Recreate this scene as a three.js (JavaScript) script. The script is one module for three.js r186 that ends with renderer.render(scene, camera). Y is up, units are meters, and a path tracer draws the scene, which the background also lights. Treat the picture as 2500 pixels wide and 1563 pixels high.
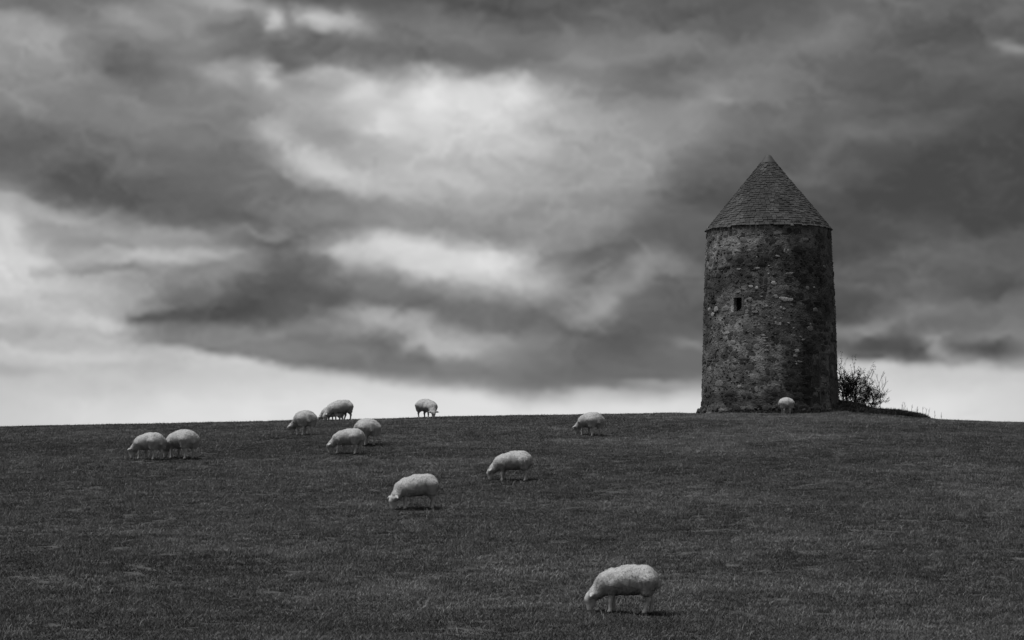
import * as THREE from 'three';
import { mergeGeometries } from 'three/addons/utils/BufferGeometryUtils.js';

// ------------------------------------------------------------------ camera, sky, sun, exposure
const scene = new THREE.Scene();
const EYE = 1.7, PITCH = 3.93, FOC = 6000, D2R = Math.PI / 180;
const camera = new THREE.PerspectiveCamera(2 * Math.atan(781.5 / FOC) / D2R, 1.6, 0.1, 9000);
camera.position.set(0, EYE, 0);
camera.rotation.x = PITCH * D2R;
scene.add(camera);
const renderer = new THREE.WebGLRenderer({ antialias: true });
renderer.setSize(1024, 640);
renderer.toneMapping = THREE.LinearToneMapping;
const EXPO = 2.0;
renderer.toneMappingExposure = EXPO;
renderer.shadowMap.enabled = true;
scene.environmentIntensity = 1;

const sun = new THREE.DirectionalLight(0xffffff, 1.5);
sun.position.set(-34, 98, -65 + 10);
sun.target.position.set(0, 2, -65);
sun.castShadow = true;
sun.shadow.radius = 80;
sun.shadow.mapSize.set(4096, 4096);
Object.assign(sun.shadow.camera, { left: -60, right: 60, top: 60, bottom: -60, near: 1, far: 260 });
scene.add(sun, sun.target);

// ------------------------------------------------------------------ helpers
function rng(seed) { let s = seed >>> 0; return () => { s = (s + 0x6d2b79f5) | 0; let t = Math.imul(s ^ (s >>> 15), 1 | s); t = (t + Math.imul(t ^ (t >>> 7), 61 | t)) ^ t; return ((t ^ (t >>> 14)) >>> 0) / 4294967296; }; }
const lin = (v) => { const c = v / 255; return c <= 0.04045 ? c / 12.92 : Math.pow((c + 0.055) / 1.055, 2.4); };
const sstep = (a, b, x) => { const t = Math.min(1, Math.max(0, (x - a) / (b - a))); return t * t * (3 - 2 * t); };
const mix = (a, b, t) => a + (b - a) * t;
const clamp = (x, a, b) => Math.min(b, Math.max(a, x));
function h3(x, y, z) { let h = Math.imul(x, 374761393) ^ Math.imul(y, 668265263) ^ Math.imul(z, 1274126177); h = Math.imul(h ^ (h >>> 13), 1274126177); return ((h ^ (h >>> 16)) >>> 0) / 4294967296; }
function n3(x, y, z) {                                               // value noise 0..1
  const ix = Math.floor(x), iy = Math.floor(y), iz = Math.floor(z); let fx = x - ix, fy = y - iy, fz = z - iz;
  fx = fx * fx * (3 - 2 * fx); fy = fy * fy * (3 - 2 * fy); fz = fz * fz * (3 - 2 * fz);
  const a = mix(mix(h3(ix, iy, iz), h3(ix + 1, iy, iz), fx), mix(h3(ix, iy + 1, iz), h3(ix + 1, iy + 1, iz), fx), fy);
  const b = mix(mix(h3(ix, iy, iz + 1), h3(ix + 1, iy, iz + 1), fx), mix(h3(ix, iy + 1, iz + 1), h3(ix + 1, iy + 1, iz + 1), fx), fy);
  return mix(a, b, fz);
}
function fbm(x, y, z, o = 4) { let s = 0, a = 0.5, t = 0; for (let i = 0; i < o; i++) { s += a * n3(x, y, z); t += a; a *= 0.5; x = x * 2.03 + 17.1; y = y * 2.03 + 5.7; z = z * 2.03 + 9.2; } return s / t; }
const names = new Map();
const numbered = (n) => { const k = names.get(n) ?? 0; names.set(n, k + 1); return k ? `${n}_${String(k).padStart(3, '0')}` : n; };
function tag(o, label, category, group, kind) { o.userData = { label }; if (category) o.userData.category = category; if (group) o.userData.group = group; if (kind) o.userData.kind = kind; return o; }
function add(o, name, parent = scene) { o.name = parent === scene ? numbered(name) : name; o.traverse((c) => { if (c.isMesh) { c.castShadow = true; c.receiveShadow = true; } }); parent.add(o); return o; }
const grey = (v) => new THREE.Color().setRGB(v, v, v);
const mat = (v, o = {}) => new THREE.MeshStandardMaterial({ color: grey(v), roughness: 0.92, metalness: 0, ...o });
const V = (x, y, z) => new THREE.Vector3(x, y, z);
function geo(pos, idx, col, uv) {
  const g = new THREE.BufferGeometry();
  g.setAttribute('position', new THREE.Float32BufferAttribute(pos, 3));
  if (col) g.setAttribute('color', new THREE.Float32BufferAttribute(col, 3));
  if (uv) g.setAttribute('uv', new THREE.Float32BufferAttribute(uv, 2));
  if (idx) g.setIndex(idx);
  g.computeVertexNormals();
  return g;
}
function greyTex(w, h, f, srgb = true) {
  const d = new Uint8Array(w * h * 4);
  for (let y = 0; y < h; y++) for (let x = 0; x < w; x++) { const v = clamp(f(x, y), 0, 1) * 255, o = (y * w + x) * 4; d[o] = d[o + 1] = d[o + 2] = v; d[o + 3] = 255; }
  const t = new THREE.DataTexture(d, w, h); t.wrapS = t.wrapT = THREE.RepeatWrapping; t.magFilter = THREE.LinearFilter; t.minFilter = THREE.LinearMipmapLinearFilter; t.generateMipmaps = true;
  if (srgb) t.colorSpace = THREE.SRGBColorSpace;
  t.needsUpdate = true; return t;
}

// ------------------------------------------------------------------ sky: a computed overcast of layered cloud (chart units: 104.7 to the degree)
{
  const W = 4096, H = 2048, data = new Float32Array(W * H * 4);
  // broad tone of the cloud deck, one row each 130 units of height from the top, one column each 250 units of azimuth
  const deck = [
    [118, 120, 135, 150, 95, 86, 98, 106, 106, 112, 116],
    [152, 148, 134, 120, 118, 122, 124, 117, 117, 106, 112],
    [140, 124, 124, 158, 190, 190, 128, 122, 116, 102, 102],
    [116, 110, 114, 150, 190, 184, 160, 122, 108, 102, 94],
    [150, 122, 106, 122, 150, 142, 128, 100, 98, 98, 90],
    [204, 172, 142, 134, 182, 168, 118, 108, 96, 108, 112],
    [182, 170, 116, 100, 116, 106, 104, 98, 92, 112, 116],
    [186, 184, 166, 140, 114, 104, 110, 118, 165, 172, 160],
    [196, 206, 211, 214, 214, 212, 210, 206, 206, 202, 192],
  ];
  // single clouds and gaps: azimuth, height, half length, half thickness, tilt, tone, weight
  const clouds = [
    [120, 20, 110, 45, 0, 112, 0.8], [40, 115, 70, 50, 0, 158, 0.8], [115, 115, 45, 35, 10, 166, 0.8], [310, 60, 60, 24, 10, 156, 0.8], [370, 85, 50, 18, 20, 160, 0.8],
    [320, 160, 105, 60, 0, 112, 0.85], [325, 195, 60, 35, 0, 106, 0.7], [250, 270, 120, 40, 10, 122, 0.6], [60, 230, 90, 50, 0, 140, 0.6],
    [560, 8, 110, 26, 0, 172, 0.8], [500, 60, 60, 22, 25, 140, 0.6], [720, 75, 60, 30, 40, 112, 0.8], [662, 58, 26, 34, 10, 196, 0.9], [800, 56, 80, 24, 4, 190, 0.9], [862, 62, 34, 26, 40, 178, 0.6],
    [720, 115, 120, 26, 0, 106, 0.9], [900, 122, 120, 26, 0, 118, 0.7], [700, 160, 30, 28, 0, 102, 0.85], [1010, 2, 260, 24, 2, 84, 0.9], [1050, 85, 150, 40, 0, 126, 0.7], [1100, 140, 160, 20, 0, 116, 0.7],
    [555, 186, 42, 34, 0, 190, 0.85], [648, 198, 38, 26, 10, 188, 0.85], [730, 206, 35, 24, 30, 140, 0.7], [810, 190, 80, 22, 4, 180, 0.8], [890, 226, 46, 30, 0, 204, 0.8],
    [1058, 245, 55, 42, -30, 220, 0.9], [1150, 245, 110, 50, 0, 205, 0.85], [1215, 275, 55, 36, 20, 212, 0.8], [1290, 250, 90, 50, 20, 178, 0.7], [1000, 350, 130, 50, 0, 186, 0.6],
    [640, 276, 95, 20, 14, 138, 0.85], [820, 345, 50, 34, 30, 158, 0.7], [950, 310, 26, 32, 0, 206, 0.7], [730, 345, 60, 30, 32, 172, 0.7], [820, 410, 70, 36, 32, 192, 0.8], [930, 450, 90, 30, 8, 192, 0.7],
    [110, 345, 100, 38, 4, 107, 0.8], [390, 385, 34, 42, 20, 100, 0.8], [285, 400, 60, 26, 10, 102, 0.7], [255, 465, 80, 24, 2, 97, 0.85], [485, 352, 34, 24, 0, 142, 0.7], [120, 440, 110, 22, -4, 118, 0.6],
    [620, 450, 130, 40, 28, 110, 0.85], [520, 480, 60, 24, 0, 122, 0.6], [30, 505, 80, 14, 4, 168, 0.8], [1060, 470, 100, 22, 0, 158, 0.6],
    [1370, 95, 26, 26, 0, 138, 0.7], [1405, 145, 66, 38, 10, 138, 0.7], [1560, 40, 120, 40, 0, 101, 0.6], [1265, 220, 50, 40, 0, 206, 0.8], [1450, 295, 120, 36, -4, 164, 0.7], [1610, 320, 100, 40, -10, 152, 0.7],
    [1760, 250, 130, 38, -28, 146, 0.8], [1690, 340, 60, 60, -40, 140, 0.5], [1600, 190, 90, 40, -10, 106, 0.7], [1850, 130, 110, 50, -20, 122, 0.6], [2260, 130, 170, 55, 0, 98, 0.7], [2440, 136, 40, 20, 20, 148, 0.9], [2484, 154, 20, 14, 20, 144, 0.8],
    [2290, 20, 90, 24, 0, 126, 0.7], [2390, 430, 120, 55, -8, 80, 0.85], [2480, 330, 60, 50, 0, 86, 0.7], [2075, 332, 75, 22, 12, 124, 0.8], [2345, 285, 50, 18, -20, 117, 0.7], [1700, 470, 90, 60, -30, 98, 0.7], [1400, 390, 100, 36, 0, 156, 0.7],
    [28, 560, 60, 40, 12, 212, 0.85], [20, 650, 90, 40, 0, 206, 0.8], [140, 665, 80, 16, 6, 202, 0.6], [300, 508, 240, 22, 4, 112, 0.85], [230, 566, 130, 26, 6, 168, 0.7], [430, 570, 90, 26, 10, 148, 0.7], [420, 632, 150, 16, -4, 180, 0.8],
    [600, 515, 140, 34, 20, 116, 0.8], [620, 600, 80, 40, 10, 142, 0.7], [720, 735, 170, 40, -6, 94, 0.9], [560, 765, 150, 28, -14, 104, 0.85], [440, 800, 120, 16, 4, 124, 0.7], [780, 690, 80, 34, 30, 106, 0.8], [300, 672, 140, 12, 4, 142, 0.8],
    [860, 760, 50, 44, 45, 102, 0.7], [960, 610, 80, 34, 12, 206, 0.85], [1052, 640, 50, 40, 0, 224, 0.9], [1140, 665, 100, 32, 4, 196, 0.8], [870, 622, 60, 28, 20, 186, 0.7], [1190, 540, 120, 32, 4, 136, 0.7], [1080, 560, 80, 14, 14, 160, 0.5],
    [980, 722, 130, 24, 8, 120, 0.8], [1210, 755, 100, 26, 0, 99, 0.8], [1060, 838, 80, 24, 12, 176, 0.7], [950, 850, 80, 16, 24, 112, 0.8], [690, 842, 220, 36, 4, 126, 0.8],
    [600, 808, 110, 22, -4, 140, 0.6], [840, 878, 160, 22, 6, 128, 0.75], [1030, 885, 160, 24, 6, 118, 0.8], [1210, 915, 130, 26, 6, 108, 0.85], [1270, 960, 60, 14, 2, 150, 0.6],
    [20, 822, 110, 18, 0, 156, 0.8], [210, 795, 110, 14, 4, 196, 0.7], [20, 908, 110, 14, 2, 166, 0.8], [260, 880, 160, 14, 4, 200, 0.7], [480, 935, 200, 20, 3, 204, 0.7], [330, 920, 120, 8, 4, 186, 0.6],
    [1390, 526, 34, 14, 0, 152, 0.8], [1260, 665, 60, 30, 0, 176, 0.7], [1500, 620, 160, 34, -18, 104, 0.8], [1660, 600, 80, 50, 0, 97, 0.7], [1560, 655, 44, 26, -50, 156, 0.9], [1490, 745, 56, 22, -38, 158, 0.9], [1620, 655, 50, 24, -30, 126, 0.6],
    [1360, 790, 110, 30, 0, 100, 0.7], [1640, 775, 90, 40, 0, 95, 0.8], [1480, 840, 130, 30, 0, 98, 0.8], [1310, 830, 70, 16, 4, 122, 0.6], [1680, 848, 28, 12, 20, 134, 0.8], [1640, 890, 110, 24, 0, 110, 0.7], [1440, 962, 90, 14, 0, 186, 0.6], [1600, 938, 80, 8, 4, 152, 0.7],
    [2090, 600, 90, 60, 0, 90, 0.8], [2060, 760, 70, 50, 0, 88, 0.8], [2220, 710, 130, 28, 10, 110, 0.7], [2420, 720, 110, 34, -6, 100, 0.8], [2130, 808, 56, 10, -18, 146, 0.9], [2190, 852, 120, 24, 4, 94, 0.95], [2285, 800, 60, 24, 20, 118, 0.7], [2284, 858, 12, 20, -30, 160, 0.9],
    [2405, 856, 84, 24, 4, 88, 0.95], [2470, 800, 70, 16, 0, 118, 0.7], [2130, 912, 130, 20, 0, 198, 0.85], [2330, 930, 200, 24, 2, 203, 0.85], [2500, 910, 60, 20, 0, 150, 0.6], [2120, 870, 60, 10, 6, 110, 0.7],
  ];
  // long folds of cloud: tone, weight, half thickness at either end, then the line it follows
  const folds = [
    [96, 0.92, 50, 24, [260, 420, 480, 486, 620, 545, 740, 620, 830, 712, 920, 800, 1030, 872]], [106, 0.85, 46, 46, [-80, 370, 200, 365, 420, 425, 590, 480, 700, 560]], [95, 0.8, 24, 34, [150, 462, 330, 498, 520, 520, 640, 560]], [176, 0.7, 12, 20, [-60, 505, 60, 512, 190, 545]],
    [186, 0.75, 26, 44, [700, 330, 790, 392, 900, 432, 1060, 440]], [112, 0.7, 34, 30, [560, 330, 610, 420, 720, 500, 840, 520]], [156, 0.7, 20, 24, [770, 310, 830, 345, 880, 385]],
    [140, 0.7, 24, 30, [700, 520, 880, 535, 1080, 545, 1260, 575, 1400, 560]], [100, 0.85, 44, 26, [1740, 470, 1630, 580, 1510, 680, 1390, 748, 1230, 772, 1040, 742, 880, 715]],
    [150, 0.5, 24, 18, [240, 600, 430, 582, 600, 566, 680, 576]], [180, 0.5, 12, 9, [260, 628, 420, 642, 570, 614]], [126, 0.4, 9, 16, [130, 676, 350, 668, 560, 652, 700, 640]],
    [93, 0.95, 12, 46, [360, 786, 520, 768, 660, 728, 800, 738]], [86, 0.8, 34, 30, [640, 728, 720, 690, 780, 650]], [94, 0.9, 24, 14, [770, 640, 840, 726, 920, 806, 1040, 876]],
    [134, 0.8, 16, 26, [420, 832, 600, 818, 780, 796, 860, 800]], [122, 0.85, 12, 24, [540, 856, 760, 886, 980, 902, 1240, 940]], [168, 0.6, 24, 40, [910, 770, 990, 806, 1080, 838, 1210, 846]], [186, 0.7, 14, 16, [1010, 842, 1060, 856, 1110, 858]], [172, 0.6, 14, 14, [940, 776, 980, 790]], [170, 0.6, 14, 12, [1150, 826, 1210, 822]],
    [118, 0.75, 18, 30, [900, 700, 1040, 712, 1240, 735]], [98, 0.6, 30, 40, [1260, 800, 1450, 830, 1640, 780]], [152, 0.6, 24, 40, [1320, 470, 1500, 420, 1640, 330, 1800, 230]], [132, 0.6, 30, 40, [1830, 210, 1960, 120, 2100, 60]],
    [126, 0.6, 20, 30, [1960, 420, 2060, 340, 2180, 330]], [86, 0.65, 50, 60, [2180, 470, 2350, 420, 2560, 330]], [118, 0.6, 20, 26, [2080, 660, 2240, 610, 2420, 600]], [90, 0.7, 30, 40, [2040, 560, 2160, 540, 2300, 550]], [132, 0.6, 14, 18, [2060, 830, 2200, 770, 2420, 760, 2540, 740]], [150, 0.85, 20, 26, [1450, 780, 1500, 738, 1545, 690, 1590, 640]],
    [88, 0.7, 16, 22, [2060, 846, 2180, 846, 2260, 866]], [158, 0.75, 12, 14, [2282, 836, 2296, 862, 2320, 880]], [140, 0.6, 16, 12, [2050, 815, 2130, 800, 2190, 790]], [132, 0.55, 40, 50, [60, 250, 200, 300, 330, 300]], [156, 0.5, 24, 30, [420, 40, 500, 110, 560, 180]], [112, 0.6, 18, 18, [560, 90, 600, 60, 640, 110, 700, 150]], [176, 0.8, 40, 30, [1120, 660, 1220, 690, 1320, 700]], [206, 0.8, 26, 34, [860, 618, 960, 610, 1060, 636, 1160, 650]],
    [108, 0.8, 20, 26, [560, 150, 700, 118, 860, 122, 1100, 140, 1300, 120]], [92, 0.85, 20, 24, [690, 0, 900, 2, 1120, 10, 1350, 0]],
  ];
  const at = (x, y) => {
    const cx = clamp(x / 250, 0, 9.999), cy = clamp(y / 130, 0, 7.999), i = Math.floor(cx), j = Math.floor(cy), u = sstep(0, 1, cx - i), v = sstep(0, 1, cy - j);
    let t = mix(mix(deck[j][i], deck[j][i + 1], u), mix(deck[j + 1][i], deck[j + 1][i + 1], u), v);
    for (const [ax, ay, rx, ry, a, tone, w] of clouds) {
      const dx = x - ax, dy = y - ay; if (Math.abs(dx) > 3 * (rx + ry) || Math.abs(dy) > 3 * (rx + ry)) continue;
      const c = Math.cos(a * D2R), s = Math.sin(a * D2R), p = (dx * c + dy * s) / rx, q = (-dx * s + dy * c) / ry, r = p * p + q * q;
      t = mix(t, tone, w * Math.exp(-Math.pow(r, 1.3) * 0.75));
    }
    const tear = fbm(x / 62, y / 38, 21, 4), tear2 = Math.min(1, fbm(x / 130, y / 80, 27, 3) * 1.1);
    for (const [tone, w, w0, w1, L] of folds) {
      let best = 9; const n = L.length / 2 - 1;
      for (let i2 = 0; i2 < n; i2++) {
        const ax = L[2 * i2], ay = L[2 * i2 + 1], bx = L[2 * i2 + 2] - ax, by = L[2 * i2 + 3] - ay, f = clamp(((x - ax) * bx + (y - ay) * by) / (bx * bx + by * by), 0, 1), hw = mix(w0, w1, (i2 + f) / n), ends = i2 + f < 0.001 || i2 + f > n - 0.001 ? 0.35 : 1;
        best = Math.min(best, Math.hypot((x - ax - f * bx) * ends, y - ay - f * by) / hw);
      }
      if (best < 4) t = mix(t, tone, w * Math.exp(-Math.pow(best * (0.62 + 0.62 * tear), 1.9) * 0.6) * (0.72 + 0.5 * tear2));
    }
    // the clear strip along the skyline, below the sharp underside of the cloud
    const under = [[0, 1100], [330, 834], [520, 858], [700, 892], [900, 906], [1180, 934], [1300, 972], [1420, 950], [1700, 945], [1950, 900], [2120, 878], [2300, 886], [2500, 900]];
    let k = 0; while (k < under.length - 2 && x > under[k + 1][0]) k++;
    const edge = mix(under[k][1], under[k + 1][1], clamp((x - under[k][0]) / (under[k + 1][0] - under[k][0]), 0, 1));
    const strip = mix(mix(194, 213, sstep(900, 1000, y)), 190, sstep(2250, 2600, x) * 0.8) - 16 * (1 - sstep(0, 800, x)) * (1 - sstep(930, 1040, y));
    const soft = mix(mix(24, 62, sstep(620, 1350, x)), 24, sstep(1800, 2150, x));
    const below = sstep(edge - soft * 0.4, edge + soft, y) * sstep(180, 480, x);
    return mix(t, strip, below);
  };
  for (let r = 0; r < H; r++) {
    const el = ((r + 0.5) / H - 0.5) * 180, y = 781.5 + (PITCH - el) * 104.7;
    for (let c = 0; c < W; c++) {
      let az = ((c + 0.5) / W) * 360 - 90; if (az > 180) az -= 360;
      const x = 1250 + az * 104.7, o = (r * W + c) * 4;
      let tone;
      if (el < -3) tone = 150;
      else {
        const inside = sstep(-420, -60, x) * (1 - sstep(2560, 2920, x)) * sstep(-420, -60, y);
        let out = 0;
        if (inside < 1) {
          const a = az * D2R, cx = Math.cos(a), sx = Math.sin(a), e = el / 22;
          const wx = fbm(cx * 3 + 4, sx * 3, e * 2.2, 2) - 0.5;
          const f = fbm(cx * 2.6 + wx * 1.2 + 3, sx * 2.6 + 7, e * 3.2 + wx, 4);
          out = 93 + (f - 0.5) * 180 + 40 * sstep(20, 60, el) + 28 * (1 - sstep(0.5, 6.5, el + (f - 0.5) * 6));
          out = Math.max(out, 52);
        }
        let ins = 0;
        if (inside > 0) {
          // INS
          const calm = 1 - 0.8 * sstep(800, 950, y), w1 = fbm(x / 150, y / 90, 1.5, 5) - 0.5, w2 = fbm(x / 150 + 31, y / 90, 8.5, 5) - 0.5;
          const px = x + w1 * 130 * calm, py = y + w2 * 70 * calm, qx = px + (fbm(px / 60, py / 44, 14, 3) - 0.5) * 70, qy = py + (fbm(px / 60 + 9, py / 44, 17, 3) - 0.5) * 44;
          const streak = fbm(qx / 210 + qy / 300, qy / 60 - qx / 420, 3.3, 4) - 0.5, curl = Math.abs(n3(qx / 62, qy / 40, 6.1) - 0.5) + 0.6 * Math.abs(n3(qx / 30 + 4, qy / 21, 9.4) - 0.5) + 0.4 * Math.abs(n3(qx / 16, qy / 12, 2.4) - 0.5) - 0.42;
          ins = at(px * 0.6 + qx * 0.4, py * 0.6 + qy * 0.4); ins = 146 + (ins - 146) * 1.12 - 9 * sstep(1450, 1900, x) * (1 - sstep(640, 820, y)); ins += (streak * 40 + curl * -20 * (0.35 + 0.65 * sstep(0.35, 0.65, fbm(x / 240, y / 140, 40, 2)))) * (0.15 + 0.85 * calm);
          // END INS
        }
        tone = mix(out, ins, inside);
      }
      const v = lin(clamp(tone, 30, 250)) / EXPO;
      data[o] = data[o + 1] = data[o + 2] = v; data[o + 3] = 1;
    }
  }
  {                                                                   // keep the fine cloud edges crisp under smooth (cubic) filtering
    const c0 = 800, c1 = 1250, r0 = 1020, r1 = 1260, w = c1 - c0, h = r1 - r0, F = new Float32Array(w * h), C = new Float32Array(w * h), T = new Float32Array(w * h), U = new Float32Array(w * h);
    for (let j = 0; j < h; j++) for (let i = 0; i < w; i++) C[j * w + i] = F[j * w + i] = data[((j + r0) * W + i + c0) * 4];
    for (let k = 0; k < 5; k++) {
      for (let j = 0; j < h; j++) for (let i = 0; i < w; i++) { const o = j * w + i; T[o] = (C[j * w + Math.max(0, i - 1)] + 4 * C[o] + C[j * w + Math.min(w - 1, i + 1)]) / 6; }
      for (let j = 0; j < h; j++) for (let i = 0; i < w; i++) { const o = j * w + i; U[o] = (T[Math.max(0, j - 1) * w + i] + 4 * T[o] + T[Math.min(h - 1, j + 1) * w + i]) / 6; }
      for (let o = 0; o < w * h; o++) C[o] = Math.max(0.01, C[o] + F[o] - U[o]);
    }
    for (let j = 2; j < h - 2; j++) for (let i = 2; i < w - 2; i++) { const o = ((j + r0) * W + i + c0) * 4; data[o] = data[o + 1] = data[o + 2] = C[j * w + i]; }
  }
  const tex = new THREE.DataTexture(data, W, H, THREE.RGBAFormat, THREE.FloatType);
  tex.mapping = THREE.EquirectangularReflectionMapping; tex.magFilter = tex.minFilter = THREE.LinearFilter; tex.needsUpdate = true;
  scene.background = tex; scene.environment = tex;
}

// ------------------------------------------------------------------ the hill
function spline(P) {                                                  // monotone cubic through points
  const n = P.length, m = [], s = [];
  for (let i = 0; i < n - 1; i++) s.push((P[i + 1][1] - P[i][1]) / (P[i + 1][0] - P[i][0]));
  m.push(s[0]); for (let i = 1; i < n - 1; i++) m.push(s[i - 1] * s[i] <= 0 ? 0 : (2 * s[i - 1] * s[i]) / (s[i - 1] + s[i])); m.push(s[n - 2]);
  return (x) => {
    if (x <= P[0][0]) return P[0][1]; if (x >= P[n - 1][0]) return P[n - 1][1];
    let i = 0; while (x > P[i + 1][0]) i++;
    const h = P[i + 1][0] - P[i][0], t = (x - P[i][0]) / h, t2 = t * t, t3 = t2 * t;
    return (2 * t3 - 3 * t2 + 1) * P[i][1] + (t3 - 2 * t2 + t) * h * m[i] + (3 * t2 - 2 * t3) * P[i + 1][1] + (t3 - t2) * h * m[i + 1];
  };
}
const rise = spline([[-3000, -30], [-400, -8], [-60, -0.6], [0, 0], [20, -0.38], [30, -0.38], [37.5, -0.2], [46, 0.42], [54, 1.12], [62, 1.86], [75, 3.1], [88, 4.22], [96, 4.7], [104, 4.95], [112, 4.98], [122, 4.7], [150, 3], [250, -4], [600, -22], [4000, -60]]);
let TOP = -9, TOPD = 0; for (let d = 60; d < 130; d += 0.25) { const t = (rise(d) - EYE) / d; if (t > TOP) { TOP = t; TOPD = d; } }
const rowTan = (py) => Math.tan((PITCH * D2R) + Math.atan((781.5 - py) / FOC));
// skyline of the hill along its top, metres across -> level of the crest in chart rows
const crest = spline([[-200, 1200], [-40, 1066], [-20.8, 1041], [-14.2, 1033.5], [-9, 1026], [-5.8, 1022.5], [-2.5, 1016.5], [2.2, 1012], [4.2, 1010], [7.2, 1008.5], [10.8, 1009], [13.5, 1012], [15, 1016], [17.4, 1024], [20.8, 1031], [40, 1072], [200, 1200]]);
const bankShape = (x, d) => {                                         // low overgrown bank running off from the tower foot
  const along = sstep(8, 10, x) * (1 - 0.45 * sstep(13.5, 15.5, x)) * (1 - sstep(16.2, 18.4, x)), k = (d - 103.4) / 1.5;
  return 0.56 * along * Math.exp(-k * k) * (0.75 + 0.5 * n3(x * 1.7, d * 1.7, 4));
};
function ground0(x, d) { return rise(d) + (rowTan(crest(x) + 4) - TOP) * clamp(d, 0, 130) * sstep(34, 96, d); }
function ground(x, d) {
  let h = ground0(x, d);
  const near = 1 - sstep(150, 300, Math.hypot(x, d));
  if (near > 0) h += near * ((fbm(x / 1.3, d / 1.3, 2.2, 3) - 0.5) * 0.075 + (n3(x / 6, d / 6, 7) - 0.5) * 0.14 * (1 - sstep(84, 94, d)));
  return h + bankShape(x, d);
}
function pick(px, py) {                                               // where a line of sight meets the hill
  const tx = (px - 1250) / FOC, ty = rowTan(py);
  for (let d = 30; d < 130; d += 0.02) if (ground(tx * d, d) >= EYE + ty * d) return { x: tx * d, d };
  return { x: tx * (TOPD - 4), d: TOPD - 4 };
}
{
  const xs = [], ds = [];
  for (let x = -3000; x < -30; x += Math.max(0.6, (-x - 28) * 0.2)) xs.push(x);
  for (let x = -30; x <= 30; x += 0.22) xs.push(x);
  for (let x = 30.6; x < 3000; x += Math.max(0.6, (x - 28) * 0.2)) xs.push(x);
  for (let d = -3000; d < 28; d += Math.max(1.2, (28 - d) * 0.14)) ds.push(d);
  for (let d = 28; d < 128; d += 0.2) ds.push(d);
  for (let d = 128; d < 4000; d += Math.max(0.8, (d - 124) * 0.12)) ds.push(d);
  const pos = [], idx = [], col = [], uv = [], nx = xs.length;
  for (const d of ds) for (const x of xs) { pos.push(x, ground(x, d), -d); const c = 0.75 + 0.5 * fbm(x / 3, d / 3, 1, 3); col.push(c, c, c); uv.push(x / 3, d / 3); }
  for (let j = 0; j < ds.length - 1; j++) for (let i = 0; i < nx - 1; i++) { const a = j * nx + i; idx.push(a, a + 1, a + nx, a + 1, a + nx + 1, a + nx); }
  const soil = greyTex(512, 512, (x, y) => 0.26 + 0.16 * (n3(x / 3, y / 3, 1) - 0.5) + 0.14 * (n3((x % 512) / 16, (y % 512) / 16, 5) - 0.5));
  const g = add(new THREE.Mesh(geo(pos, idx, col, uv), mat(1, { map: soil, vertexColors: true, roughness: 1 })), 'grass_hill');
  tag(g, 'grazed grass hillside rising to a gently curved skyline', null, null, 'structure');
}

// ------------------------------------------------------------------ stone tower with slated conical roof
const TD = 104, TX = (1880 - 1250) / FOC * TD, TB = 4.91;
const tower = new THREE.Group(); tower.position.set(TX, TB, -TD); tower.rotation.y = Math.atan2(-TX, TD);
const EAVE = 7.72, APEX = 11.0;
const radius = spline([[-1, 2.96], [0.05, 2.95], [0.4, 2.89], [1.87, 2.83], [3.95, 2.785], [7.42, 2.635], [7.9, 2.62]]);
const WIN = { t0: -0.562, t1: -0.416, y0: 4.13, y1: 4.72 };
const DOOR = { t0: 0.80, t1: 1.06, y0: 0, y1: 2.42 };
// weathering of the wall: lichen, soot-dark damp and worn lime, with ragged outlines
const chart = (th, y) => [1879 + Math.sin(th) * radius(y) * 58.4, 1004 - y * 59.1];
const stains = [
  [1760, 590, 50, 40, 1.35], [1880, 585, 75, 22, 1.35], [1990, 590, 30, 25, 0.95], [1748, 650, 18, 40, 1.6], [1815, 640, 45, 26, 0.5], [1760, 690, 34, 34, 0.42], [1880, 640, 60, 22, 0.62],
  [1725, 720, 14, 120, 0.6], [1990, 700, 50, 110, 0.6], [1960, 640, 40, 40, 0.5], [1830, 690, 50, 24, 0.85], [1800, 735, 26, 30, 1.45], [1835, 770, 50, 40, 1.3], [1800, 830, 26, 80, 1.5], [1870, 860, 50, 60, 1.25],
  [1745, 900, 34, 60, 0.95], [1975, 930, 18, 80, 0.4], [1940, 940, 30, 60, 0.6], [2030, 900, 12, 110, 1.0], [1860, 980, 160, 18, 0.5], [1920, 760, 50, 60, 0.9], [1770, 980, 60, 16, 0.5],
];
function tone(th, y) {
  let [px, py] = chart(th, y);
  if (Math.cos(th) < 0) px += 40 * Math.sin(th * 9);
  const w = fbm(th * 7, y * 2.4, 3, 3) - 0.5, v = fbm(th * 7 + 20, y * 2.4, 6, 3) - 0.5;
  px += w * 60; py += v * 50;
  let t = 1;
  for (const [sx, sy, rx, ry, k] of stains) { const q = ((px - sx) / rx) ** 2 + ((py - sy) / ry) ** 2; if (q < 9) t = mix(t, k, 1 / (1 + Math.pow(q, 2.2))); }
  return Math.pow(t, 1.85) * (0.6 + 0.8 * sstep(0.25, 0.75, fbm(th * 7, y * 2.6, 9, 4))) * (0.78 + 0.44 * fbm(th * 16, y * 7, 19, 3));
}
const stoneTex = greyTex(256, 256, (x, y) => 0.86 + 0.4 * (n3(x / 5, y / 5, 3) - 0.5) + 0.55 * (n3(x / 23, y / 18, 5) - 0.5) - (n3(x / 12, y / 30, 15) < 0.2 ? 0.25 : 0));
const inRect = (R, t0, t1, y0, y1, m) => t1 > R.t0 - m && t0 < R.t1 + m && y1 > R.y0 - m * 2.5 && y0 < R.y1 + m * 2.5;
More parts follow.
